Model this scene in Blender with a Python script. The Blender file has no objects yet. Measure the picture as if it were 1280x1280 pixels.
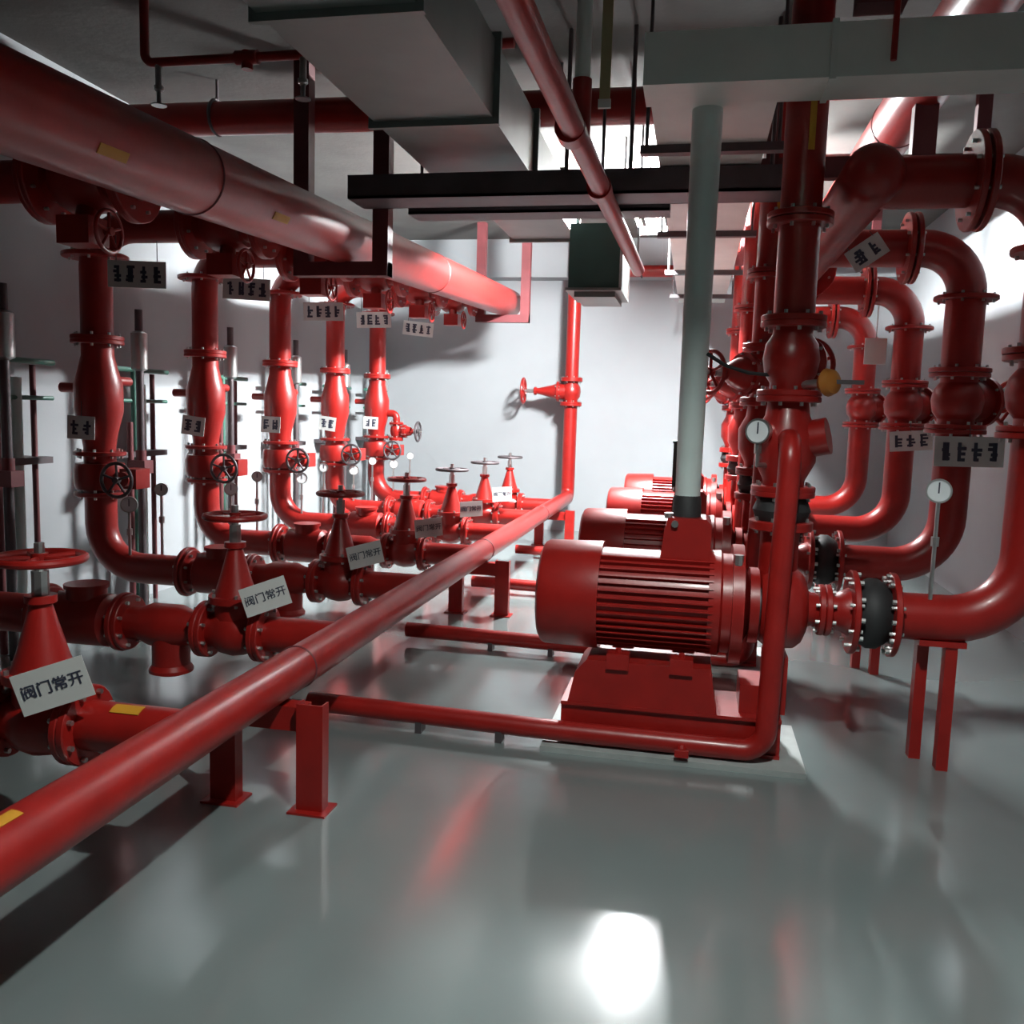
import bpy, math, random
from mathutils import Vector as V, Matrix, Euler
random.seed(7)
S = bpy.context.scene
COL = S.collection

# ------------------------------------------------------------------ camera, world, lights, exposure
FPX, VPX, VPY, ROLL, EYE = 1100.0, 868.0, 522.0, 0.030, 1.5
cy = V((VPX-640, -(VPY-640), FPX)).normalized()          # world +Y seen from the camera (right, up, forward)
cu = V((math.sin(ROLL), math.cos(ROLL), 0)); b_ = -cu.dot(cy)/cy.z
cz = (cu+V((0, 0, b_))).normalized(); cx = cy.cross(cz)
if cx.x < 0: cx = -cx
cam_d = bpy.data.cameras.new('camera'); cam = bpy.data.objects.new('camera', cam_d); COL.objects.link(cam)
cam_d.sensor_width = 36; cam_d.lens = 36*FPX/1280; cam_d.clip_start = .05
m = Matrix(((cx.x, cx.y, -cx.z, 0), (cy.x, cy.y, -cy.z, 0), (cz.x, cz.y, -cz.z, EYE), (0, 0, 0, 1)))
cam.matrix_world = m
S.camera = cam

W = bpy.data.worlds.new('world'); S.world = W; W.use_nodes = True
W.node_tree.nodes['Background'].inputs[0].default_value = (.75, .85, 1, 1)
W.node_tree.nodes['Background'].inputs[1].default_value = .01
S.view_settings.view_transform = 'Standard'; S.view_settings.look = 'None'
S.view_settings.gamma = 1; S.view_settings.use_curve_mapping = False
S.view_settings.exposure = 0.0
LAMPS = [  # x, y, z, watts
    (-.46, 7.92, 3.16, 2300),          # bare twin-tube batten near the back wall
    (.12, 1.55, 3.2, 300),            # unseen pendant above the open floor, dome added to cut its spread
]

# ------------------------------------------------------------------ materials (procedural)
def mat(name, col, rough=.5, metal=0, var=.06, scale=6, bump=0, bscale=40, coat=0, emit=None, alpha=None, rvar=0):
    M = bpy.data.materials.new(name); M.use_nodes = True
    n = M.node_tree.nodes; l = M.node_tree.links; p = n['Principled BSDF']
    p.inputs['Roughness'].default_value = rough; p.inputs['Metallic'].default_value = metal
    if coat: p.inputs['Coat Weight'].default_value = coat; p.inputs['Coat Roughness'].default_value = .12
    tc = n.new('ShaderNodeTexCoord'); nz = n.new('ShaderNodeTexNoise')
    nz.inputs['Scale'].default_value = scale; nz.inputs['Detail'].default_value = 5
    l.new(tc.outputs['Object'], nz.inputs['Vector'])
    r = n.new('ShaderNodeValToRGB'); e = r.color_ramp.elements
    e[0].position = .3; e[1].position = .7
    e[0].color = tuple(max(0, c*(1-var)) for c in col)+(1,); e[1].color = tuple(min(1, c*(1+var)) for c in col)+(1,)
    l.new(nz.outputs['Fac'], r.inputs[0]); l.new(r.outputs[0], p.inputs['Base Color'])
    if rvar:
        mr = n.new('ShaderNodeMapRange'); mr.inputs['To Min'].default_value = rough-rvar; mr.inputs['To Max'].default_value = rough+rvar
        l.new(nz.outputs['Fac'], mr.inputs['Value']); l.new(mr.outputs[0], p.inputs['Roughness'])
    if bump:
        b = n.new('ShaderNodeBump'); b.inputs['Strength'].default_value = bump; b.inputs['Distance'].default_value = .01
        n2 = n.new('ShaderNodeTexNoise'); n2.inputs['Scale'].default_value = bscale; l.new(tc.outputs['Object'], n2.inputs['Vector'])
        l.new(n2.outputs['Fac'], b.inputs['Height']); l.new(b.outputs[0], p.inputs['Normal'])
    if emit:
        p.inputs['Emission Color'].default_value = emit[0]+(1,); p.inputs['Emission Strength'].default_value = emit[1]
    return M
M = dict(
    red=mat('red_paint', (.29, .010, .0075), .36, var=.12, scale=9, bump=.04, coat=.08),
    floor=mat('floor_epoxy', (.175, .21, .207), .16, var=.08, scale=1.3, bump=.012, bscale=9, rvar=.03, coat=.6),
    wall=mat('white_wall', (.33, .35, .365), .8, var=.03, scale=2, bump=.05, bscale=60),
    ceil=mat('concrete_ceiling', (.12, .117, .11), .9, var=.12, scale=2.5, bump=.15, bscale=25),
    duct=mat('galvanised_duct', (.19, .225, .215), .45, metal=.4, var=.08, scale=4),
    trunk=mat('grey_trunking', (.7, .74, .7), .5, metal=.0, var=.06, scale=4),
    conduit=mat('grey_conduit', (.6, .69, .67), .45, var=.06, scale=5),
    green=mat('dark_green_housing', (.03, .085, .075), .5, var=.08),
    greenpipe=mat('green_small_pipe', (.05, .16, .12), .45, var=.1),
    steel=mat('steel', (.55, .56, .55), .3, metal=.9, var=.08, scale=12),
    darksteel=mat('dark_steel', (.09, .075, .08), .5, metal=.4, var=.15),
    maroon=mat('red_oxide_steel', (.13, .028, .032), .55, var=.15, scale=7),
    rubber=mat('black_rubber', (.018, .018, .019), .65, var=.2),
    white=mat('white_plate', (.55, .56, .54), .5, var=.04),
    ink=mat('blue_black_print', (.03, .035, .06), .6),
    yellow=mat('yellow_sticker', (.55, .26, .02), .5),
    strap=mat('yellowed_strap', (.42, .40, .22), .6),
    dial=mat('dial_face', (.78, .82, .84), .35),
    orange=mat('orange_yellow_cap', (.42, .15, .02), .5),
    pad=mat('concrete_pad', (.33, .36, .35), .6, var=.12, scale=8, bump=.1, bscale=50),
)

# ------------------------------------------------------------------ mesh builder
def frame(d):
    d = V(d).normalized(); a = V((0, 0, 1)) if abs(d.z) < .9 else V((1, 0, 0))
    u = a.cross(d).normalized(); return u, d.cross(u)
class MB:
    def __init__(s): s.v = []; s.f = []
    def box(s, lo, hi, M=None):
        b = len(s.v)
        for z in (lo[2], hi[2]):
            for x, y in ((lo[0], lo[1]), (hi[0], lo[1]), (hi[0], hi[1]), (lo[0], hi[1])):
                p = V((x, y, z)); s.v.append(M @ p if M else p)
        s.f += [[b+i for i in q] for q in ((3, 2, 1, 0), (4, 5, 6, 7), (0, 1, 5, 4), (1, 2, 6, 5), (2, 3, 7, 6), (3, 0, 4, 7))]
        return s
    def rings(s, R, closed=False, cap=True):
        b = len(s.v); n = len(R[0])
        for r in R: s.v += r
        k = len(R)
        for i in range(k if closed else k-1):
            a = b+i*n; c = b+((i+1) % k)*n
            for j in range(n): s.f.append([a+j, a+(j+1) % n, c+(j+1) % n, c+j])
        if cap and not closed:
            s.f.append([b+j for j in range(n)][::-1]); s.f.append([b+(k-1)*n+j for j in range(n)])
        return s
    def lathe(s, o, d, prof, n=24, closed=False):                       # prof: (distance along d, radius)
        o = V(o); d = V(d).normalized(); u, w = frame(d)
        R = [[o+d*t+(u*math.cos(2*math.pi*j/n)+w*math.sin(2*math.pi*j/n))*max(r, .0005) for j in range(n)] for t, r in prof]
        return s.rings(R, closed)
    def cyl(s, a, b, r, n=20, r2=None):
        a = V(a); b = V(b); return s.lathe(a, b-a, [(0, r), ((b-a).length, r if r2 is None else r2)], n)
    def torus(s, c, d, R, r, n=28, k=8):
        c = V(c); d = V(d).normalized(); u, w = frame(d); rs = []
        for i in range(n):
            a = 2*math.pi*i/n; q = u*math.cos(a)+w*math.sin(a)
            rs.append([c+q*(R+r*math.cos(2*math.pi*j/k))+d*r*math.sin(2*math.pi*j/k) for j in range(k)])
        return s.rings(rs, closed=True)
    def tube(s, pts, r, bend=.15, n=20, seg=8):
        pts = [V(p) for p in pts]; path = [pts[0]]
        for i in range(1, len(pts)-1):
            p = pts[i]; a = (pts[i-1]-p).normalized(); c = (pts[i+1]-p).normalized()
            ang = a.angle(c); t = bend/math.tan(ang/2); t = min(t, (pts[i-1]-p).length*.98, (pts[i+1]-p).length*.98)
            R = t*math.tan(ang/2); ctr = p+(a+c).normalized()*(R/math.sin(ang/2))
            v0 = p+a*t-ctr; v1 = p+c*t-ctr; ax = v0.cross(v1).normalized(); th = v0.angle(v1)
            for k in range(seg+1): path.append(ctr+Matrix.Rotation(th*k/seg, 3, ax) @ v0)
        path.append(pts[-1])
        d = (path[1]-path[0]).normalized(); u, w = frame(d); R = []
        for i, p in enumerate(path):
            d2 = ((path[min(i+1, len(path)-1)]-path[max(i-1, 0)])).normalized()
            q = d.rotation_difference(d2); u = q @ u; u = (u-d2*u.dot(d2)).normalized(); w = d2.cross(u); d = d2
            R.append([p+(u*math.cos(2*math.pi*j/n)+w*math.sin(2*math.pi*j/n))*r for j in range(n)])
        return s.rings(R)
    def prism(s, poly, y0, y1):                            # poly in XZ, extruded along Y
        return s.rings([[V((x, y0, z)) for x, z in poly], [V((x, y1, z)) for x, z in poly]])
    def patch(s, o, d, up, R, half, length, t=.003, n=6):  # curved sticker lying on a cylinder, thickness t
        o = V(o); d = V(d).normalized(); up = V(up).normalized(); w = d.cross(up)
        rs = []
        for e in (0, length):
            rs.append([o+d*e+(up*math.cos(a)+w*math.sin(a))*rr for rr, sgn in ((R, 1), (R+t, -1)) for a in [sgn*half*(2*i/n-1) for i in range(n+1)]])
        return s.rings(rs)
    def mesh(s, name):
        me = bpy.data.meshes.new(name); me.from_pydata([tuple(p) for p in s.v], [], s.f)
        import bmesh
        bm = bmesh.new(); bm.from_mesh(me); bmesh.ops.recalc_face_normals(bm, faces=bm.faces); bm.to_mesh(me); bm.free()
        me.shade_smooth(); me.set_sharp_from_angle(angle=.62)
        return me
CACHE = {}
def obj(name, mb, material, parent=None, key=None, loc=None):
    if key and key in CACHE: me = CACHE[key]
    else:
        me = (mb() if callable(mb) else mb).mesh(name); me.materials.append(M[material])
        if key: CACHE[key] = me
    o = bpy.data.objects.new(name, me); COL.objects.link(o)
    if parent: o.parent = parent
    if loc: o.location = loc
    return o
def tag(o, label, cat, group=None):
    o['label'] = label; o['category'] = cat
    if group: o['group'] = group
    return o
def thing(name, label, cat, loc=(0, 0, 0), ax=None, az=None, group=None):
    o = bpy.data.objects.new(name, None); COL.objects.link(o); o.empty_display_size = .1
    if ax:
        ax = V(ax).normalized(); az = V(az); az = (az-ax*az.dot(ax)).normalized(); ay = az.cross(ax)
        o.matrix_world = Matrix.Translation(V(loc)) @ Matrix((ax, ay, az)).transposed().to_4x4()
    else: o.location = loc
    return tag(o, label, cat, group)
def struct(name, mb, material):
    o = obj(name, mb, material); o['kind'] = 'structure'; return o
X3, Y3, Z3 = V((1, 0, 0)), V((0, 1, 0)), V((0, 0, 1))

# ------------------------------------------------------------------ room shell
XL, XR, YB, YF, ZC = -4.1, 2.35, 11.2, -5.0, 3.62
struct('floor', MB().box((XL-.2, YF-.2, -.2), (XR+.2, YB+.2, 0)), 'floor')
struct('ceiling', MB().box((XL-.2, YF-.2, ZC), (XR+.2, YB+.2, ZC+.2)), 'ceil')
struct('wall_back', MB().box((XL-.2, YB, 0), (XR+.2, YB+.2, ZC)), 'wall')
struct('wall_left', MB().box((XL-.2, YF, 0), (XL, YB, ZC)), 'wall')
struct('wall_right', MB().box((XR, YF, 0), (XR+.2, YB, ZC)), 'wall')
struct('wall_front', MB().box((XL-.2, YF-.2, 0), (XR+.2, YF, ZC)), 'wall')
struct('trim_1', MB().box((XL, YB-.28, 3.16), (XR, YB, ZC)), 'wall')          # beam along the back wall

# ------------------------------------------------------------------ small shared pieces
def flange_mb(r, t=.026, R=None):
    R = R or r*1.62
    return MB().lathe((-t/2, 0, 0), X3, [(0, r*.9), (0, R-.004), (.004, R), (t-.004, R), (t, R-.004), (t, r*.9)], 28)
def bolts_mb(r, n, t=.026, R=None):
    R = R or r*1.62; mb = MB(); q = (R+r)/2+.003
    for i in range(n):
        a = 2*math.pi*(i+.5)/n; y, z = q*math.cos(a), q*math.sin(a)
        mb.cyl((-t/2-.016, y, z), (t/2+.016, y, z), .0085, 6)
    return mb
def orient(o, d):
    d = V(d).normalized(); u, w = frame(d)
    o.matrix_local = Matrix.Translation(o.location) @ Matrix((d, u, w)).transposed().to_4x4()
def flange(parent, loc, d, r, bolts=8, R=None):
    f = obj('flange', lambda: flange_mb(r, R=R), 'red', parent, 'fl%.3f%s' % (r, R), loc); orient(f, d)
    obj('bolts', lambda: bolts_mb(r, bolts, R=R), 'steel', f, 'bo%.3f%d%s' % (r, bolts, R))['kind'] = 'stuff'
    return f
def handwheel(parent, loc, d, R, material='red'):
    k = 'hw%.3f%s' % (R, material)
    w = obj('handwheel', lambda: MB().torus((0, 0, 0), X3, R, R*.105, 32, 10), material, parent, k, loc); orient(w, d)
    obj('hub', lambda: MB().cyl((-.018, 0, 0), (.018, 0, 0), R*.2, 12), material, w, k+'h')
    for i in range(5):
        a = 2*math.pi*i/5
        s = obj('spoke', lambda: MB().cyl((0, 0, R*.12), (0, 0, R*.97), R*.075, 8), material, w, k+'s'); s.rotation_euler = (a, 0, 0)
    return w
def gate_valve(label, loc, ax, az, r=.08, hl=.14, top=.53, wheel=.13, name='gate_valve', group=None, wmat='red', cat='valve'):
    t = thing(name, label, cat, loc, ax, az, group); k = 'gv%.3f%.3f%.3f' % (r, hl, top)
    obj('body', lambda: MB().lathe((-hl, 0, 0), X3, [(0, r), (hl*.35, r), (hl*.6, r*1.3), (hl, r*1.42), (hl*1.4, r*1.3), (hl*1.65, r), (hl*2, r)], 24)
        .lathe((0, 0, 0), Z3, [(0, r*1.15), (r*1.75, r*1.15)], 20), 'red', t, k+'b')
    for s in (-1, 1): flange(t, (s*(hl-.013), 0, 0), X3, r)
    z0 = r*1.75
    b = obj('bonnet', lambda: MB().lathe((0, 0, z0), Z3, [(0, r*1.5), (.03, r*1.5), (.03, r*1.2), (.09, r*.95), ((top-z0)*.62, r*.42), ((top-z0)*.64, r*.6), ((top-z0)*.7, r*.6)], 20), 'red', t, k+'n')
    obj('bonnet_bolts', lambda: rotz_bolts(r*1.36, 6, z0), 'steel', b, k+'nb')['kind'] = 'stuff'
    obj('stem', lambda: MB().cyl((0, 0, z0+(top-z0)*.6), (0, 0, top+.05), .016, 10).cyl((0, 0, z0+(top-z0)*.68), (0, 0, z0+(top-z0)*.9), .026, 8), 'steel', t, k+'s')
    handwheel(t, (0, 0, top), Z3, wheel, wmat)
    return t
def rotz_bolts(R, n, z):
    mb = MB()
    for i in range(n):
        a = 2*math.pi*i/n; mb.cyl((R*math.cos(a), R*math.sin(a), z-.012), (R*math.cos(a), R*math.sin(a), z+.045), .008, 6)
    return mb
def glyph_mb(n, w, h, seed):                              # rows of dark character-like strokes
    rnd = random.Random(seed); mb = MB(); cw = w/n
    for i in range(n):
        x0 = -w/2+cw*(i+.14); x1 = -w/2+cw*(i+.86); s = h*.075
        for j in range(rnd.choice((3, 4))):
            z = -h*.4+h*.8*(j+rnd.uniform(.1, .5))/3.6; a = rnd.uniform(0, .25)*cw
            mb.box((x0+a, -.0015, z-s), (x1-rnd.uniform(0, .25)*cw, .0, z+s))
        for j in range(rnd.choice((1, 2))):
            x = x0+(x1-x0)*rnd.uniform(.2, .8); mb.box((x-s, -.0018, -h*.42), (x+s, .0, h*.42))
    return mb
def text_mesh(body, size):
    c = bpy.data.curves.new('print', 'FONT'); c.body = body; c.size = size; c.align_x = 'CENTER'; c.align_y = 'CENTER'; c.extrude = .0008; c.offset = .0005
    o = bpy.data.objects.new('print', c); COL.objects.link(o)
    me = bpy.data.meshes.new_from_object(o.evaluated_get(bpy.context.evaluated_depsgraph_get()))
    bpy.data.objects.remove(o); bpy.data.curves.remove(c); me.name = 'print'; me.materials.clear(); me.materials.append(M['ink'])
    return me
TXT = text_mesh('阀门常开', .046)
def plate(name, label, loc, normal, w, h, roll=0, seed=1, n=4, text=False, wire=.06, cat='sign', group=None, wires=2):
    nrm = V(normal).normalized(); ax = V((-nrm.y, nrm.x, 0)).normalized()        # local -Y faces the reader
    if ax.x < 0: ax = -ax
    t = thing(name, label, cat, loc, ax, Z3, group)
    t.matrix_world = t.matrix_world @ Matrix.Rotation(roll, 4, 'Y')
    obj('plate', lambda: MB().box((-w/2, -.002, -h/2), (w/2, .002, h/2)), 'white', t, 'pl%.3f%.3f' % (w, h))
    if text:
        o = bpy.data.objects.new('lettering', TXT); COL.objects.link(o); o.parent = t; o.location = (0, -.0032, 0); o.rotation_euler = (math.pi/2, 0, 0)
    else:
        g = obj('lettering', glyph_mb(n, w*.9, h*.72, seed), 'ink', t); g.location = (0, -.0022, 0)
    if wire:
        for x in ((-w*.35, w*.35) if wires == 2 else (0,)):
            obj('hanging_wire', lambda: MB().cyl((0, 0, h/2-.006), (0, 0, h/2+wire), .0025, 6), 'darksteel', t, 'wire%.3f%.3f' % (h, wire), (x, 0, 0))
    return t
def gauge(label, loc, stem, facing, R=.055, group=None, inlet=None):                        # loc = foot of the stem
    t = thing('pressure_gauge', label, 'gauge', loc, (1, 0, 0), Z3, group)
    obj('stem', lambda: MB().cyl((0, 0, 0), (0, 0, stem), .009, 8).cyl((0, 0, stem*.55), (0, 0, stem*.55+.04), .017, 8), 'steel', t, 'gs%.2f' % stem)
    if inlet: obj('inlet', MB().cyl((0, 0, .005), V(inlet)+V((0, 0, .005)), .011, 10), 'steel', t)
    h = obj('case', lambda: MB().lathe((-.02, 0, 0), X3, [(0, R*.9), (.01, R), (.04, R), (.04, R*.86), (.034, R*.86)], 24), 'steel', t, 'gc%.3f' % R, (0, 0, stem+R*.9)); orient(h, facing)
    obj('dial', lambda: MB().cyl((.013, 0, 0), (.017, 0, 0), R*.86, 24), 'dial', h, 'gd%.3f' % R)
    obj('needle', lambda: MB().box((.017, -.003, -R*.2), (.019, .003, R*.7)), 'ink', h, 'gn%.3f' % R)
    return t
ORD = ['nearest the back wall', 'second from the back wall', 'third from the back wall', 'fourth from the back wall', 'fifth from the back wall', 'sixth from the back wall', 'farthest from the back wall']

# ------------------------------------------------------------------ long floor pipe on stands
LX, LZ, LR = -1.5, .465, .083
t = thing('floor_pipe', 'long straight red pipe carried low above the floor on U stands', 'pipe', (LX, 0, 0))
obj('pipe', MB().cyl((0, YF+.05, LZ), (0, 10.72, LZ), LR, 32), 'red', t)
for y in (-.2, 3.18, 6.35, 8.9): obj('weld_joint', lambda: MB().torus((0, 0, LZ), Y3, LR-.001, .006, 32, 6), 'maroon', t, 'weld', (0, y, 0))
obj('flow_arrow', MB().patch((0, 1.56, LZ), Y3, (.15, -.1, 1), LR, .2, .13), 'yellow', t)
BY = [2.4+1.22*k for k in range(7)]
for i, y in enumerate((-.1, 2.98, 6.3, 9.9)):
    s = thing('pipe_stand', 'red U-shaped channel stand under the long floor pipe, '+ORD[3-i], 'pipe stand', (LX, y, 0), group='stands under the floor pipe')
    for sx in (-1, 1):
        mb = lambda: MB().box((-.052, -.028, 0), (.052, -.02, LZ-LR+.03)).box((-.052, -.02, 0), (-.044, .028, LZ-LR+.03)).box((.044, -.02, 0), (.052, .028, LZ-LR+.03))
        obj('post', mb, 'red', s, 'standpost', (sx*.175, -.04, 0))
        obj('foot_plate', lambda: MB().box((-.075, -.06, 0), (.075, .06, .008)), 'red', s, 'standfoot', (sx*.175, -.04, 0))
    obj('crossbar', lambda: MB().box((-.13, -.03, LZ-LR-.09), (.13, .05, LZ-LR+.002)), 'red', s, 'standbar')

# ------------------------------------------------------------------ valve branches and risers along the left wall
RX, RR, ZT = -3.6, .094, 2.62
def header_z(y): return 2.43+.043*(y-2.5)
HX, HR = -2.2, .16
for k, y in enumerate(BY):
    w = ORD[6-k]
    # spool between long pipe and valve
    s = thing('branch_pipe', 'short flanged red branch joining the long floor pipe, '+w, 'pipe', (LX, y, LZ), group='branches off the floor pipe')
    obj('pipe', lambda: MB().cyl((-.37, 0, 0), (0, 0, 0), .08, 24), 'red', s, 'brp')
    flange(s, (-.357, 0, 0), X3, .08)
    if k == 0: obj('flow_arrow', lambda: MB().patch((-.24, 0, 0), X3, (0, -.35, 1), .08, .25, .1), 'yellow', s, 'brarrow')
    gate_valve('red gate valve with round handwheel on the branch '+w, (LX-.51, y, LZ), X3, Z3, group='gate valves on the floor branches', wmat='red' if k < 4 else 'darksteel')
    # strainer with hanging pot
    s = thing('strainer', 'red strainer with hanging round pot on the branch '+w, 'strainer', (LX-.86, y, LZ), group='strainers on the floor branches')
    obj('body', lambda: MB().lathe((-.21, 0, 0), X3, [(0, .075), (.09, .08), (.14, .1), (.28, .1), (.33, .08), (.42, .075)], 24), 'red', s, 'stb')
    obj('pot', lambda: MB().lathe((.02, 0, .02), -Z3, [(0, .085), (.2, .085), (.22, .1), (.235, .1), (.25, .06)], 24), 'red', s, 'stp')
    for q in (-.197, .197): flange(s, (q, 0, 0), X3, .08)
    # check valve drum
    s = thing('check_valve', 'red drum-shaped check valve behind the strainer on the branch '+w, 'valve', (LX-1.28, y, LZ), group='drum check valves on the floor branches')
    obj('drum', lambda: MB().lathe((-.21, 0, 0), X3, [(0, .08), (.05, .085), (.08, .125), (.34, .125), (.37, .085), (.42, .08)], 28), 'red', s, 'cvd')
    obj('cover', lambda: MB().lathe((0, 0, .1), Z3, [(0, .09), (.05, .09), (.05, .1), (.07, .1)], 20), 'red', s, 'cvc')
    for q in (-.198, .198): flange(s, (q, 0, 0), X3, .085)
    # riser lower bend
    s = thing('riser_bend', 'red pipe bend turning up from the floor branch '+w, 'pipe', (0, y, 0), group='bends at the foot of the risers')
    obj('pipe', lambda: MB().tube([(LX-1.47, 0, LZ), (RX, 0, LZ), (RX, 0, .93)], RR, .27), 'red', s, 'bend')
    flange(s, (LX-1.504, 0, LZ), X3, RR); flange(s, (RX, 0, .92), Z3, RR)
    # butterfly valve on riser
    s = thing('butterfly_valve', 'red wafer valve with gearbox and handwheel low on the riser '+w, 'valve', (RX, y, 1.03), group='wafer valves on the risers')
    obj('body', lambda: MB().lathe((0, 0, -.1), Z3, [(0, RR), (.02, RR), (.02, RR*1.5), (.06, RR*1.62), (.14, RR*1.62), (.18, RR*1.5), (.18, RR), (.2, RR)], 24), 'red', s, 'bvb')
    obj('neck', lambda: MB().cyl((0, 0, 0), (.24, -.05, 0), .035, 12), 'red', s, 'bvn')
    obj('gearbox', lambda: MB().box((.22, -.12, -.06), (.33, .02, .06)).cyl((.27, -.12, 0), (.27, -.17, 0), .045, 16), 'red', s, 'bvg')
    handwheel(s, (.27, -.22, 0), Y3, .1, 'darksteel')
    # alarm valve
    s = thing('alarm_valve', 'red bulging alarm check valve half-way up the riser '+w, 'valve', (RX, y, 1.52), group='alarm valves on the risers')
    obj('body', lambda: MB().lathe((0, 0, -.39), Z3, [(0, RR), (.08, RR), (.16, RR*1.12), (.3, RR*1.5), (.46, RR*1.5), (.56, RR*1.2), (.64, RR), (.74, RR)], 28), 'red', s, 'avb')
    for q in (-.35, .33): flange(s, (0, 0, q), Z3, RR)
    obj('port', lambda: MB().cyl((-.1, 0, .05), (-.26, 0, .05), .03, 12).cyl((0, .1, .1), (0, .3, .1), .03, 12), 'red', s, 'avp')
    # upper riser and elbow into the header
    hz = header_z(y)
    s = thing('riser_pipe', 'tall red riser pipe bending over to the header, '+w, 'pipe', (0, y, 0), group='upper risers along the left wall')
    obj('pipe', MB().tube([(RX, 0, 1.87), (RX, 0, hz), (HX-.73, 0, hz)], RR, .24), 'red', s)
    flange(s, (RX, 0, 1.876), Z3, RR); flange(s, (RX, 0, hz-.17), Z3, RR, R=.19); flange(s, (HX-.741, 0, hz), X3, RR, R=.19)
    s = thing('isolating_valve', 'dark red isolating valve between riser and overhead header, '+w, 'valve', (HX-.5, y, hz), group='isolating valves at the overhead header')
    obj('body', lambda: MB().lathe((-.24, 0, 0), X3, [(0, RR), (.1, RR), (.1, RR*1.3), (.14, RR*1.55), (.3, RR*1.55), (.34, RR*1.3), (.34, RR), (.48, RR)], 24), 'red', s, 'ivb')
    for q in (-.215, .2): flange(s, (q, 0, 0), X3, RR, R=.19)
    obj('gearbox', lambda: MB().cyl((0, 0, 0), (0, -.06, -.21), .045, 12).box((-.08, -.14, -.3), (.08, .0, -.18)), 'red', s, 'ivg')
    handwheel(s, (.13, -.07, -.24), X3, .09, 'red')
    # small bore pipes on the wall behind
    wy = y+.9; s = thing('small_bore_pipes', 'cluster of thin dark and green pipes beside the riser '+w, 'small pipes', (XL, wy, 0), group='small bore pipe clusters on the left wall')
    for q, (dx, dy, zt, rr, mm) in enumerate(((.34, -.25, 2.12, .026, 'darksteel'), (.16, -.06, 1.72, .02, 'greenpipe'), (.14, .06, 1.62, .03, 'conduit'), (.12, .22, 1.7, .018, 'maroon'), (.2, -.17, 1.35, .022, 'maroon'))):
        obj('pipe', lambda: MB().cyl((dx, dy, 0), (dx, dy, zt), rr, 12), mm, s, 'sb%d' % q)
    obj('crosspipe', lambda: MB().cyl((.16, -.4, 1.72), (.16, .35, 1.72), .018, 10).cyl((.15, -.4, 1.5), (.15, .35, 1.5), .014, 10), 'greenpipe', s, 'sbc')
    obj('retard_chamber', lambda: MB().lathe((.34, -.25, 1.7), Z3, [(0, .02), (.02, .055), (.26, .055), (.28, .02)], 16), 'steel', s, 'sbr')
    obj('wall_bracket', lambda: MB().box((.004, -.3, 1.1), (.2, .28, 1.14)), 'darksteel', s, 'sbb')
    obj('solenoid', lambda: MB().box((.28, -.3, 1.0), (.4, -.2, 1.09)).cyl((.34, -.25, 1.08), (.34, -.25, 1.16), .035, 12), 'maroon', s, 'sbs')
    gauge('white-faced gauge standing on the riser bend '+w, (RX+.225, y-.04, .5), .32, (.55, -1, .05), .05, group='gauges at the foot of the risers')
    if k >= 2: gauge('white-faced gauge beside the alarm valve of the riser '+w, (RX+.4, y+.03, .545), .38, (.55, -1, .05), .04, group='gauges beside the alarm valves')
# tags on the floor valves
TG = [(-1.86, 2.26, .635, .21, .13, .3), (-1.80, 3.5, .665, .2, .13, .3), (-1.80, 4.7, .665, .2, .13, .22), (-1.80, 5.93, .67, .2, .13, .1), (-1.80, 7.15, .68, .2, .13, .05), (-1.80, 8.37, .7, .2, .14, .05)]
for k, (x, y, z, a, b, r) in enumerate(TG):
    tg = plate('valve_tag', 'white tag with dark lettering on the floor branch valve '+ORD[6-k], (x, y, z), (.45 if k == 0 else .62, -1, 0), a, b, -r, text=True, wire=0, cat='tag', group='tags on the floor valves')
    bpy.context.view_layer.update()
    foot = tg.matrix_world.inverted() @ V((LX-.357, BY[k]-.05, LZ+.112))
    obj('tie', MB().cyl((0, .003, -b/2+.012), foot, .004, 8), 'darksteel', tg)
# tags on the risers and hanging signs
for k in range(2, 7):
    plate('riser_tag', 'small white tag on the wafer valve of the riser '+ORD[6-k], (RX-.02, BY[k]-.1405, 1.33), (.15, -1, 0), .17, .14, .12*(1 if k % 2 else .3), seed=20+k, n=2, wire=.09, cat='tag', group='tags on the risers', wires=1)
SG = [(-3.28, 4.78, 2.245), (-3.23, 6.0, 2.33), (-3.17, 7.22, 2.31), (-3.17, 8.44, 2.37), (-3.1, 9.66, 2.4)]
for k, (x, y, z) in enumerate(SG):
    plate('hanging_sign', 'small white sign with dark lettering hung under the overhead valves, '+ORD[4-k], (x, y, z), (.25, -1, 0), .34, .155, (.0, .03, -.03, -.04, .09)[k], seed=40+k, n=4, wire=header_z(y)-z-RR-.045, group='hanging signs along the left header')

# ------------------------------------------------------------------ overhead header on the left
d = V((0, 1, .043)).normalized(); h0 = V((HX, YF+.05, header_z(YF+.05))); L = (10.35-YF)/d.y
t = thing('overhead_header', 'big dark red header pipe hung under the ceiling along the left side', 'pipe', (0, 0, 0))
obj('pipe', MB().lathe(h0, d, [(0, HR), (L-.1, HR), (L-.05, HR*.9), (L-.015, HR*.6), (L, HR*.1)], 36), 'red', t)
for y in BY:
    obj('tee', MB().cyl((HX-.3, y, header_z(y)), (HX, y, header_z(y)), RR, 20), 'red', t); flange(t, (HX-.28, y, header_z(y)), X3, RR, R=.19)
for y in (1.2, 2.8, 4.1): obj('flow_arrow', MB().patch((HX, y, header_z(y)), d, (.8, 0, -.45), HR, .12, .16), 'yellow', t)
for y in (3.6, 7.2): obj('weld_joint', MB().torus((HX, y, header_z(y)), d, HR-.002, .007, 36, 6), 'maroon', t)
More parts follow.
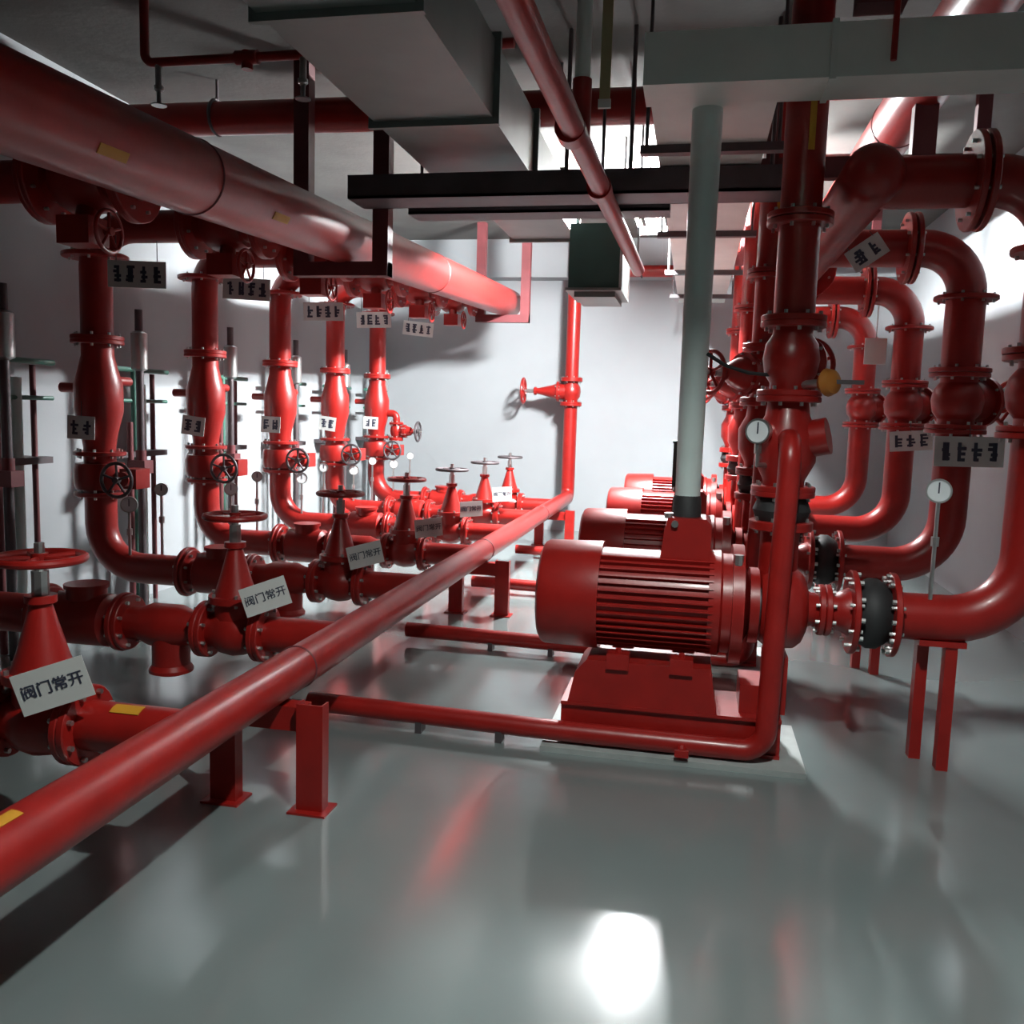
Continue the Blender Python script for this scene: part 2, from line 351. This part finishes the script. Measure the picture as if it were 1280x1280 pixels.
for i, y in enumerate((.9, 5.3, 9.98)):
    s = thing('pipe_hanger', 'red-brown U-shaped steel hanger carrying the overhead header, '+ORD[2-i], 'hanger', (HX, y, 0), group='hangers of the overhead header')
    zb = header_z(y)-HR-.08
    for sx in (-.26, .26):
        obj('post', MB().box((sx-.05, -.045, zb), (sx+.05, -.037, ZC)).box((sx-.05, -.037, zb), (sx-.042, .045, ZC)).box((sx+.042, -.037, zb), (sx+.05, .045, ZC)), 'maroon', s)
    obj('crossbar', MB().box((-.31, -.047, zb), (.31, .05, zb+.085)), 'maroon', s)

# ------------------------------------------------------------------ pumps
PY = [4.05, 5.53, 7.25, 9.1]; PXR = [1.41, 1.48, 1.56, 1.58]; AZ = .667; CXC = .40
def tie_mb():
    mb = MB()
    for i in range(12):
        a = 2*math.pi*i/12; y, z = .168*math.cos(a), .168*math.sin(a)
        for x in (-.012, .125): mb.cyl((x, y, z), (x+.03, y, z), .011, 6)
    return mb
def pump(y, label):
    t = thing('pump', label, 'pump', (0, y, 0), group='electric fire pumps in a row')
    obj('concrete_pad', lambda: MB().box((-.6, -.31, 0), (.54, .29, .024)), 'pad', t, 'p_pad')
    obj('base_frame', lambda: MB().box((-.53, -.185, .024), (.44, .185, .04)).box((-.53, -.165, .04), (.44, .165, .19)).box((-.53, -.185, .185), (.44, .185, .2)), 'red', t, 'p_base')
    obj('pedestal', lambda: MB().prism([(-.5, .2), (.16, .2), (.13, .4), (-.42, .4), (-.47, .34)], -.18, .18), 'red', t, 'p_ped')
    for x in (-.28, .0):
        for yy in (-.16, .16): obj('motor_foot', lambda: MB().box((-.05, -.04, .37), (.05, .04, .44)).cyl((0, 0, .43), (0, 0, .46), .014, 6), 'red', t, 'p_foot', (x, yy, 0))
    o = obj('fan_cover', lambda: MB().lathe((-.66, 0, AZ), X3, [(0, .16), (0, .215), (.012, .236), (.03, .244), (.27, .25), (.28, .25), (.28, .2)], 40), 'red', t, 'p_fan')
    obj('grille', lambda: grille_mb(), 'darksteel', o, 'p_gr')
    b = obj('motor_body', lambda: MB().cyl((-.4, 0, AZ), (.14, 0, AZ), .222, 40), 'red', t, 'p_body')
    f = obj('cooling_fins', lambda: fins_mb(), 'red', b, 'p_fins'); f['kind'] = 'stuff'
    obj('end_shield', lambda: MB().lathe((.1, 0, AZ), X3, [(0, .235), (.05, .24), (.06, .225), (.1, .225), (.1, .27), (.15, .27), (.15, .2), (.18, .13)], 36), 'red', t, 'p_end')
    tb = obj('terminal_box', lambda: MB().prism([(-.12, .86), (.1, .86), (.1, 1.03), (.075, 1.055), (-.09, 1.055), (-.105, 1.0)], -.11, .11), 'red', t, 'p_tb')
    obj('cover_screw', lambda: MB().cyl((-.09, -.08, 1.05), (-.09, -.08, 1.075), .02, 10).cyl((-.06, -.11, 1.03), (-.06, -.13, 1.03), .016, 8), 'steel', tb, 'p_scr')
    obj('coupling_guard', lambda: MB().cyl((.25, 0, AZ), (.42, 0, AZ), .1, 24), 'darksteel', t, 'p_cg')
    obj('bracket', lambda: MB().box((.26, -.12, .2), (.36, .12, .33)).cyl((.28, 0, AZ), (.32, 0, AZ), .17, 28), 'red', t, 'p_br')
    v = obj('volute', lambda: MB().lathe((.33, 0, AZ), X3, [(0, .12), (.0, .155), (.03, .18), (.09, .186), (.15, .18), (.18, .155), (.2, .11)], 36).cyl((CXC, 0, AZ+.05), (CXC, 0, 1.04), .085, 24), 'red', t, 'p_vol')
    flange(v, (CXC, 0, 1.03), Z3, .085)
    obj('pump_foot', lambda: MB().box((.36, -.1, .2), (.46, .1, .46)), 'red', t, 'p_pf')
    obj('suction_nozzle', lambda: MB().lathe((.5, 0, AZ), X3, [(0, .1), (.05, .075), (.1, .07)], 24), 'red', t, 'p_sn')
    flange(t, (.592, 0, AZ), X3, .07)
    obj('shaft_bolt', lambda: MB().cyl((.22, -.16, .87), (.22, -.16, .915), .022, 8), 'steel', t, 'p_sb')
    return t
def fins_mb():
    mb = MB()
    for i in range(44):
        a = 2*math.pi*i/44
        if abs(a-math.pi/2) < .5 or abs(a-math.pi*1.5) < .5: continue
        Mx = Matrix.Translation((0, 0, AZ)) @ Matrix.Rotation(a, 4, 'X')
        mb.box((-.39, .218, -.0035), (.12, .243, .0035), Mx)
    return mb
def grille_mb():
    mb = MB()
    for r in (.04, .08, .12, .155): mb.torus((-.661, 0, AZ), X3, r, .005, 28, 6)
    for i in range(6):
        a = math.pi*i/3; mb.cyl((-.66, 0, AZ), (-.66, .16*math.cos(a), AZ+.16*math.sin(a)), .004, 6)
    return mb
PL = ['red electric pump with a tall grey conduit rising from its terminal box', 'red electric pump standing third from the back wall', 'red electric pump standing second from the back wall', 'red electric pump standing nearest the back wall']
PO = ['farthest from the back wall', 'third from the back wall', 'second from the back wall', 'nearest the back wall']
ZH = 2.5; DHX = .66
for i, y in enumerate(PY):
    pump(y, PL[i]); w = PO[i]; xr = PXR[i]
    # suction side
    s = thing('reducer', 'red bell-shaped reducer at the suction of the pump '+w, 'reducer', (.605, y, AZ), group='suction reducers')
    obj('cone', lambda: MB().lathe((0, 0, 0), X3, [(0, .07), (.03, .07), (.06, .085), (.1, .105), (.13, .105)], 28), 'red', s, 'redc')
    flange(s, (.015, 0, 0), X3, .07); flange(s, (.118, 0, 0), X3, .105, 8, .185)
    s = thing('rubber_joint', 'black rubber joint on the suction of the pump '+w, 'expansion joint', (.735, y, AZ), group='suction rubber joints')
    obj('bellows', lambda: MB().lathe((0, 0, 0), X3, [(0, .12), (.02, .135), (.05, .155), (.09, .155), (.12, .135), (.14, .12)], 32), 'rubber', s, 'rjb')
    obj('tie_bolts', lambda: tie_mb(), 'steel', s, 'rjt')['kind'] = 'stuff'
    s = thing('suction_pipe', 'large red suction pipe curving up from the pump '+w, 'pipe', (0, y, 0), group='suction pipes')
    obj('pipe', MB().tube([(.875, 0, AZ), (xr, 0, AZ), (xr, 0, 1.48)], .102, .3, 28, 12), 'red', s)
    flange(s, (.888, 0, AZ), X3, .102, 8, .185); flange(s, (xr, 0, 1.465), Z3, .102)
    gate_valve('red gate valve on the vertical suction pipe of the pump '+w, (xr, y, 1.64), Z3, (.8, .6, 0) if i else (.9, -.3, 0), .1, .16, .5, .14, group='gate valves on the suction pipes')
    s = thing('suction_elbow', 'red overhead suction elbow right of the pump '+w, 'pipe', (0, y, 0), group='upper suction elbows')
    obj('pipe', MB().tube([(xr, 0, 1.8), (xr, 0, ZH), (DHX, 0, ZH)], .105, .26, 28, 10), 'red', s)
    flange(s, (xr, 0, 1.815), Z3, .102); flange(s, (xr, 0, ZH-.28), Z3, .105); flange(s, (xr-.3, 0, ZH), X3, .105, R=.2); flange(s, (xr-.34, 0, ZH), X3, .105, R=.2)
    s = thing('pipe_stand', 'pair of red posts under the suction pipe of the pump '+w, 'pipe stand', (1.1, y, 0), group='stands under the suction pipes')
    for q in (0, .085):
        obj('post', lambda: MB().box((-.024, -.03, 0), (.024, .03, AZ-.09)), 'red', s, 'sst', (q-.05, (.1 if q == 0 else -.02), 0))
    obj('saddle', lambda: MB().box((-.1, -.06, AZ-.115), (.09, .14, AZ-.09)), 'red', s, 'ssa')
    # discharge column
    s = thing('rubber_joint', 'black rubber joint atop the outlet of the pump '+w, 'expansion joint', (CXC, y, 1.045), Z3, -X3, group='discharge rubber joints')
    obj('bellows', lambda: MB().lathe((0, 0, 0), X3, [(0, .095), (.02, .11), (.06, .125), (.1, .11), (.12, .095)], 28), 'rubber', s, 'rjd')
    flange(s, (.133, 0, 0), X3, .085); flange(s, (0, 0, 0), X3, .085)
    s = thing('check_valve', 'red bulging check valve on the discharge column of the pump '+w, 'valve', (CXC, y, 1.2), group='discharge check valves')
    obj('body', lambda: MB().lathe((0, 0, -.02), Z3, [(0, .085), (.06, .09), (.14, .13), (.26, .135), (.34, .095), (.426, .085)], 28).cyl((0, 0, .2), (.17, -.05, .24), .08, 20), 'red', s, 'dcv')
    for q in (0, .392): flange(s, (0, 0, q), Z3, .085)
    gate_valve('red gate valve on the discharge column of the pump '+w, (CXC, y, 1.765), Z3, (.25, .9, 0) if i == 0 else (-.6, -.5, 0), .085, .16, .42, .12, group='gate valves on the discharge columns')
    s = thing('discharge_pipe', 'dark red discharge column rising to the ceiling above the pump '+w, 'pipe', (CXC, y, 0), group='discharge columns')
    obj('pipe', lambda: MB().tube([(0, 0, 1.92), (0, 0, 3.42), (.66, 0, 3.42)], .087, .2), 'red', s, 'dpp')
    flange(s, (0, 0, 1.938), Z3, .085); flange(s, (0, 0, 2.34), Z3, .085); flange(s, (0, 0, 2.37), Z3, .085)
    obj('flow_arrow', lambda: MB().patch((0, 0, 2.62), Z3, (.2, -1, 0), .087, .15, .22), 'yellow', s, 'dpa')
    # test pipe along the floor
    s = thing('test_pipe', 'thin red test pipe crossing the floor by the pump '+w, 'pipe', (0, y, 0), group='thin test pipes')
    obj('pipe', lambda: MB().tube([(CXC, -.05, 1.42), (CXC, -.238, 1.42), (CXC-.03, -.238, .075), (-.62, -.238, .078), (-1.75, -.2, .085)], .046, .1), 'red', s, 'tpp')
    obj('drain_cock', lambda: MB().cyl((.02, -.235, .08), (.02, -.31, .06), .02, 10).box((-.01, -.33, .045), (.05, -.315, .075)), 'red', s, 'tpd')
    for q in ((-.8, -.232, 0), (-1.185, -.218, 0)): obj('support_foot', lambda: MB().box((-.015, -.037, 0), (.015, .037, .06)), 'darksteel', s, 'tpf', q)
gauge('white-faced gauge on a long stem above the suction pipe by the double-post stand', (1.03, 4.0, .755), .42, (-.3, -1, .1), .052)
gauge('white-faced gauge on the discharge check valve behind the thin test pipe', (.275, 3.93, 1.3), .1, (-.45, -1, .05), .055, inlet=(.07, .07, 0))
plate('hanging_sign', 'wide white lettered sign on the suction pipe third from the back wall', (1.52, PY[1]-.161, 1.355), (-.05, -1, 0), .36, .17, -.02, seed=71, n=4, wire=.06, wires=1)
plate('hanging_sign', 'white lettered sign on the suction pipe second from the back wall', (1.6, PY[2]-.161, 1.375), (-.05, -1, 0), .3, .15, -.08, seed=72, n=3, wire=.06, wires=1)
plate('valve_tag', 'tilted white tag with faint lettering on the upper right header', (.91, 5.4235, 2.46), (0, -1, 0), .21, .13, -.62, seed=73, n=2, wire=.03, cat='tag')
o = tag(obj('blank_plate', MB().box((1.26, 7.3, 1.95), (1.42, 7.315, 2.15)).cyl((1.34, 7.305, 2.14), (1.34, 7.305, 2.42), .004, 6), 'trunk'), 'plain grey square plate hung between the right-hand pipes', 'plate')
o = thing('ball_valve', 'small orange-capped valve with lever beside the discharge column', 'valve', (.52, 3.95, 1.66), (1, 0, 0), Z3)
obj('dome', MB().lathe((0, 0, 0), (.7, -.7, .1), [(0, .035), (.03, .06), (.06, .05), (.08, .02)], 16), 'orange', o); obj('neck', MB().cyl((-.1, .06, -.01), (0, 0, 0), .02, 10), 'steel', o)
obj('lever', MB().box((.04, -.062, -.004), (.16, -.047, .014)), 'darksteel', o)
# right-hand header
t = thing('suction_header', 'red header collecting the overhead elbows beside the discharge columns', 'pipe', (0, 0, 0))
obj('pipe', MB().lathe((DHX, 3.82, ZH), Y3, [(0, .02), (.012, .06), (.035, .095), (.075, .12), (6.0, .12), (6.05, .05)], 32), 'red', t)
for y in (6.2, 6.6, 8.2): flange(t, (DHX, y, ZH), Y3, .125)
t = thing('high_header', 'big dark shiny pipe running high along the room above the suction pipes', 'pipe', (0, 0, 0))
obj('pipe', MB().cyl((1.13, YF+.05, 3.34), (1.13, YB, 3.34), .15, 36), 'red', t)
for y in (2.2, 6.0, 9.0): obj('weld_joint', MB().torus((1.13, y, 3.34), Y3, .148, .008, 36, 6), 'maroon', t)
for i, y in enumerate((5.28, 8.1)):
    s = thing('pipe_hanger', 'red-brown trapeze hanger over the pumps, '+ORD[1-i], 'hanger', (1.0, y, 0), group='hangers over the pumps')
    obj('crossbar', MB().box((-.72, -.04, 2.83), (.45, .04, 2.94)), 'maroon', s)
    obj('pipe_saddle', MB().box((.07, -.04, 2.93), (.19, .04, 3.2)), 'maroon', s)
    for sx in (-.65, .42): obj('post', MB().box((sx-.035, -.03, 2.9), (sx+.035, .03, ZC)), 'maroon', s)
# motor conduit
t = thing('motor_conduit', 'thick grey vertical conduit standing on the motor terminal box', 'conduit', (-.012, PY[0], 1.05))
obj('boot', MB().lathe((0, 0, 0), Z3, [(0, .065), (.09, .062), (.1, .056)], 24), 'rubber', t)
obj('tube', MB().lathe((0, 0, .09), Z3, [(0, .056), (1.69, .066)], 28), 'conduit', t)
tag(obj('cable', MB().tube([(.04, 4.0, 1.78), (.12, 3.99, 1.73), (.22, 4.0, 1.7), (.36, 4.02, 1.69)], .008, .05, 8, 4), 'rubber'), 'thin black cable slung from the grey conduit to the discharge column', 'cable')
t = thing('junction_box', 'narrow dark green junction box behind the grey conduit', 'box', (-.07, 5.53, 1.05)); obj('box', MB().box((-.045, -.05, 0), (.04, .05, .3)), 'green', t); obj('lid', MB().box((-.05, -.058, .29), (.045, .055, .305)), 'green', t)

# ------------------------------------------------------------------ far riser on the back wall
t = thing('back_riser', 'red vertical pipe at the end of the long floor pipe by the back wall', 'pipe', (LX, 10.85, 0))
obj('pipe', MB().tube([(0, -.18, LZ), (0, 0, LZ), (0, 0, 1.62)], LR, .12), 'red', t); flange(t, (0, 0, 1.61), Z3, LR)
gate_valve('red gate valve with sideways handwheel on the pipe at the back wall', (LX, 10.85, 1.77), Z3, -X3, .083, .15, .6, .15)
t = thing('upper_wall_riser', 'red vertical pipe above the sideways valve at the back wall', 'pipe', (LX, 10.85, 0))
obj('pipe', MB().cyl((0, 0, 1.92), (0, 0, ZC), LR, 24), 'red', t); flange(t, (0, 0, 1.93), Z3, LR)
t = gate_valve('small red valve with dark sideways handwheel on the last left riser', (RX+.24, BY[6], 1.245), Z3, X3, .05, .1, .26, .11, wmat='darksteel')
obj('connecting_pipe', MB().tube([(.08, 0, 0), (.2, 0, 0), (.2, 0, -.2)], .04, .06, 16), 'red', t)
obj('blank_flange', MB().cyl((-.108, 0, 0), (-.098, 0, 0), .081, 24), 'red', t)
t = thing('wall_pipe', 'bright red horizontal pipe high on the back wall', 'pipe', (0, 10.8, 3.21)); obj('pipe', MB().cyl((LX, 0, 0), (1.13, 0, 0), .07, 20), 'red', t)
for x in (-.7, -.1): obj('clamp', lambda: MB().torus((0, 0, 0), X3, .072, .012, 20, 6), 'darksteel', t, 'wpc', (x, 0, 0))

# ------------------------------------------------------------------ ducts, trays and overhead runs
t = thing('air_duct', 'wide galvanised air duct hung under the ceiling over the aisle', 'duct', (0, 0, 0))
DX0, DX1, DZ = -1.62, -1.02, 2.9
obj('duct', MB().box((DX0, YF+.05, DZ), (DX1, 5.38, DZ+.36)), 'duct', t)
for y in (.6, 1.85, 3.1, 4.3, 5.36): obj('flange_frame', lambda: MB().box((DX0-.03, -.015, DZ-.03), (DX1+.03, .015, DZ+.39)), 'duct', t, 'dff', (0, y, 0))
t = thing('branch_duct', 'smaller galvanised duct continuing towards the green fan housing', 'duct', (0, 0, 0))
obj('duct', MB().box((-1.55, 5.37, 2.92), (-1.02, 7.35, 3.22)), 'duct', t)
for y in (5.41, 6.45, 7.33): obj('flange_frame', lambda: MB().box((-1.575, -.012, 2.895), (-.995, .012, 3.245)), 'duct', t, 'bff', (0, y, 0))
t = thing('fan_housing', 'dark green square fan housing hanging at the end of the duct', 'fan box', (-.79, 7.05, 2.44))
obj('casing', MB().box((-.19, -.35, 0), (.19, .33, .47)), 'green', t)
obj('outlet_frame', MB().box((-.21, -.37, -.02), (.21, .36, 0)).box((-.15, -.3, -.06), (.16, .3, -.02)), 'duct', t)
obj('lit_side_panel', MB().box((.19, -.35, 0), (.205, .33, .47)), 'duct', t)  # paler than the green casing, puts the lamplit side into the colour
for q in (-.352, .325): obj('edge_trim', lambda: MB().box((.19, -.012, 0), (.212, .012, .47)), 'steel', t, 'fet', (0, q, 0))
for x in (-.17, .17): obj('hanger_rod', MB().cyl((x, 0, .46), (x, 0, ZC-2.44), .008, 8), 'darksteel', t)
# cross tray
t = thing('cable_tray', 'dark steel cable tray crossing the room under the air duct', 'cable tray', (0, 5.0, 0))
obj('tray', MB().box((-2.0, -.12, 2.68), (.42, .14, 2.695)).box((-2.0, -.12, 2.68), (.42, -.108, 2.81)).box((-2.0, .128, 2.68), (.42, .14, 2.81)), 'darksteel', t)
for q in range(9): obj('rung', lambda: MB().box((-.015, -.11, 2.695), (.015, .13, 2.71)), 'darksteel', t, 'rung', (-1.9+q*.28, 0, 0))
for x in (-.78, -.42, .34):
    obj('hanger_rod', MB().cyl((x, .1, 2.69), (x, .1, ZC), .012, 8), 'darksteel', t)
t = thing('cable_tray', 'bundle of dark cables in a lower tray beside the trunking', 'cable tray', (0, 5.32, .045))
obj('tray', MB().box((-1.75, -.1, 2.62), (-.2, .1, 2.635)).box((-1.75, -.1, 2.62), (-.2, -.09, 2.7)), 'darksteel', t)
for q in range(3): obj('cable', lambda: MB().cyl((-1.75, 0, 2.66), (-.2, 0, 2.66), .025, 10), 'rubber', t, 'tcab', (0, -.05+q*.055, 0))
for x in (-1.7, -.6): obj('hanger_rod', MB().cyl((x, 0, 2.62), (x, 0, ZC-.045), .01, 8), 'darksteel', t)
# cross pipe and thin sprinkler lines
t = thing('cross_pipe', 'dark red pipe crossing high over the room behind the air duct', 'pipe', (0, 5.56, 3.38)); obj('pipe', MB().cyl((XL, 0, 0), (-.2, 0, -.03), .105, 24), 'red', t)
for x in (-3.2, -.9): obj('clamp', lambda: MB().torus((0, 0, 0), X3, .108, .012, 24, 6), 'darksteel', t, 'cpc', (x, 0, 0)); obj('hanger_rod', MB().cyl((x, 0, .1), (x, 0, ZC-3.38), .01, 8), 'darksteel', t)
t = thing('sprinkler_line', 'thin red sprinkler pipe dropping from the ceiling and running over the left header', 'pipe', (0, 4.4, 0))
obj('pipe', MB().tube([(-2.95, 0, ZC), (-2.95, 0, 3.28), (-.95, 0, 3.28)], .024, .05, 12), 'red', t)
obj('tee', MB().cyl((-2.42, 0, 3.28), (-2.3, 0, 3.28), .036, 12).cyl((-2.36, 0, 3.31), (-2.36, 0, 3.22), .03, 12), 'red', t)
for x in (-2.87, -2.05):
    h = obj('sprinkler_head', lambda: MB().cyl((0, 0, 3.27), (0, 0, 3.13), .018, 10).lathe((0, 0, 3.06), Z3, [(0, .04), (.006, .04), (.01, .012), (.07, .012), (.08, .026), (.1, .026)], 12), 'steel', t, 'sph', (x, 0, 0))
t = thing('ceiling_line', 'thin dark pipe crossing just below the ceiling', 'pipe', (0, 5.9, 3.52)); obj('pipe', MB().cyl((-2.4, 0, 0), (.2, 0, 0), .03, 12), 'maroon', t); obj('clip', MB().box((-.5, -.02, 0), (-.47, .02, .1)), 'darksteel', t)
# aisle pipe with drop
t = thing('aisle_pipe', 'slim red pipe running overhead along the aisle towards the bright back wall', 'pipe', (0, 0, 0))
obj('pipe', MB().cyl((-.62, YF+.05, 2.6), (-.476, 6.9, 2.6), .047, 20), 'red', t)
for cx_, cy_ in ((-.529, 3.5), (-.512, 4.4)): obj('coupling', lambda: MB().cyl((0, 0, 0), (0, .1, 0), .06, 20), 'red', t, 'apc', (cx_, cy_, 2.6))
obj('hanger_rod', MB().cyl((-.477, 6.8, 2.64), (-.477, 6.8, ZC), .008, 8), 'darksteel', t)
t = thing('ceiling_drop', 'pale vertical drop pipe with red lower end joining the aisle pipe', 'pipe', (-.52, 3.75, 0))
obj('upper_pipe', MB().cyl((0, 0, 2.85), (0, 0, ZC), .032, 14), 'trunk', t); obj('lower_pipe', MB().cyl((0, 0, 2.6), (0, 0, 2.86), .04, 16), 'red', t)
t = thing('hanger_strip', 'narrow yellowish vertical strip hanging from the ceiling', 'strap', (-.5, 4.4, 0)); obj('strap', MB().box((-.025, -.006, 2.98), (.025, .006, ZC)), 'strap', t); obj('end_clip', MB().box((-.03, -.01, 2.96), (.03, .01, 3.0)), 'trunk', t)
# grey trunking
t = thing('cross_trunking', 'broad pale grey trunking crossing above the right-hand pumps', 'trunking', (0, 0, 0))
obj('casing', MB().box((-.27, 3.7, 2.81), (XR, 3.955, 3.01)), 'trunk', t)
for x in (.45, 1.3): obj('joint', lambda: MB().box((-.012, 3.69, 2.8), (.012, 3.96, 3.02)), 'trunk', t, 'ctj', (x, 0, 0))
t = thing('long_trunking', 'pale grey trunking running along the room on cross struts to the back wall', 'trunking', (0, 0, 0))
obj('casing', MB().box((-.25, 3.955, 2.82), (.27, 10.6, 3.0)), 'trunk', t)
for y in (4.55, 6.6, 8.3, 9.9):
    s = obj('strut', lambda: MB().box((-.33, -.03, 2.78), (.36, .03, 2.82)), 'darksteel', t, 'lts', (0, y, 0))
    for x in (-.3, .33): obj('hanger_rod', lambda: MB().cyl((0, 0, 2.79), (0, 0, ZC), .009, 8), 'darksteel', s, 'ltr', (x, 0, 0))
t = thing('red_riser_box', 'dark red steel drop passing through the ceiling behind the pale trunking', 'bracket', (.62, 3.8, 0)); obj('post', MB().box((-.09, -.06, 3.09), (.09, .06, ZC)), 'maroon', t); obj('rod', MB().cyl((.04, -.13, 2.85), (.04, -.13, 3.3), .012, 8), 'red', t); obj('rod_plate', MB().box((-.05, -.15, 3.28), (.1, -.05, 3.3)), 'red', t)

# ------------------------------------------------------------------ lamps
x, y, z, wt = LAMPS[0]; ln = .9
t = thing('ceiling_lamp', 'bare twin-tube batten lamp glaring behind the green fan housing', 'lamp', (x, y, z))
obj('batten', MB().box((-.05, -ln/2, .04), (.05, ln/2, .085)), 'white', t)
for sy in (-1, 1): obj('end_cap', lambda: MB().box((-.13, -.018, -.01), (.13, .018, .06)), 'white', t, 'lec', (0, sy*ln/2, 0))
M['lamp0'] = mat('lamp_tube_glow', (1, 1, 1), .4, emit=((.96, .99, 1), wt/(math.pi*2*2*math.pi*.02*(ln-.04))))
for sx in (-.1, .1): obj('tube', MB().cyl((sx, -ln/2+.02, .015), (sx, ln/2-.02, .015), .02, 12), 'lamp0', t)
for sy in (-.3, .3): obj('hanger_rod', MB().cyl((0, sy, .08), (0, sy, ZC-z), .006, 8), 'darksteel', t)
x, y, z, wt = LAMPS[1]
t = thing('pendant_lamp', 'pendant lamp over the open floor with a dome added to cut its light', 'lamp', (x, y, z))
obj('cutoff_shade', MB().lathe((0, 0, -.15), Z3, [(0, .205), (.12, .185), (.22, .12), (.29, .05), (.3, .05), (.3, .056), (.225, .128), (.125, .193), (0, .213)], 32, True), 'green', t)  # unseen dome, added and shaped to keep lamplight off the overhead pipes
M['lamp1'] = mat('bulb_glow', (1, 1, 1), .4, emit=((.96, 1, .97), wt/(math.pi*4*math.pi*.045**2)))
obj('bulb', MB().lathe((0, 0, -.045), Z3, [(.045-.045*math.cos(a*math.pi/10), .045*math.sin(a*math.pi/10)) for a in range(11)], 20), 'lamp1', t)
obj('rod', MB().cyl((0, 0, .1), (0, 0, ZC-z), .01, 8), 'darksteel', t)
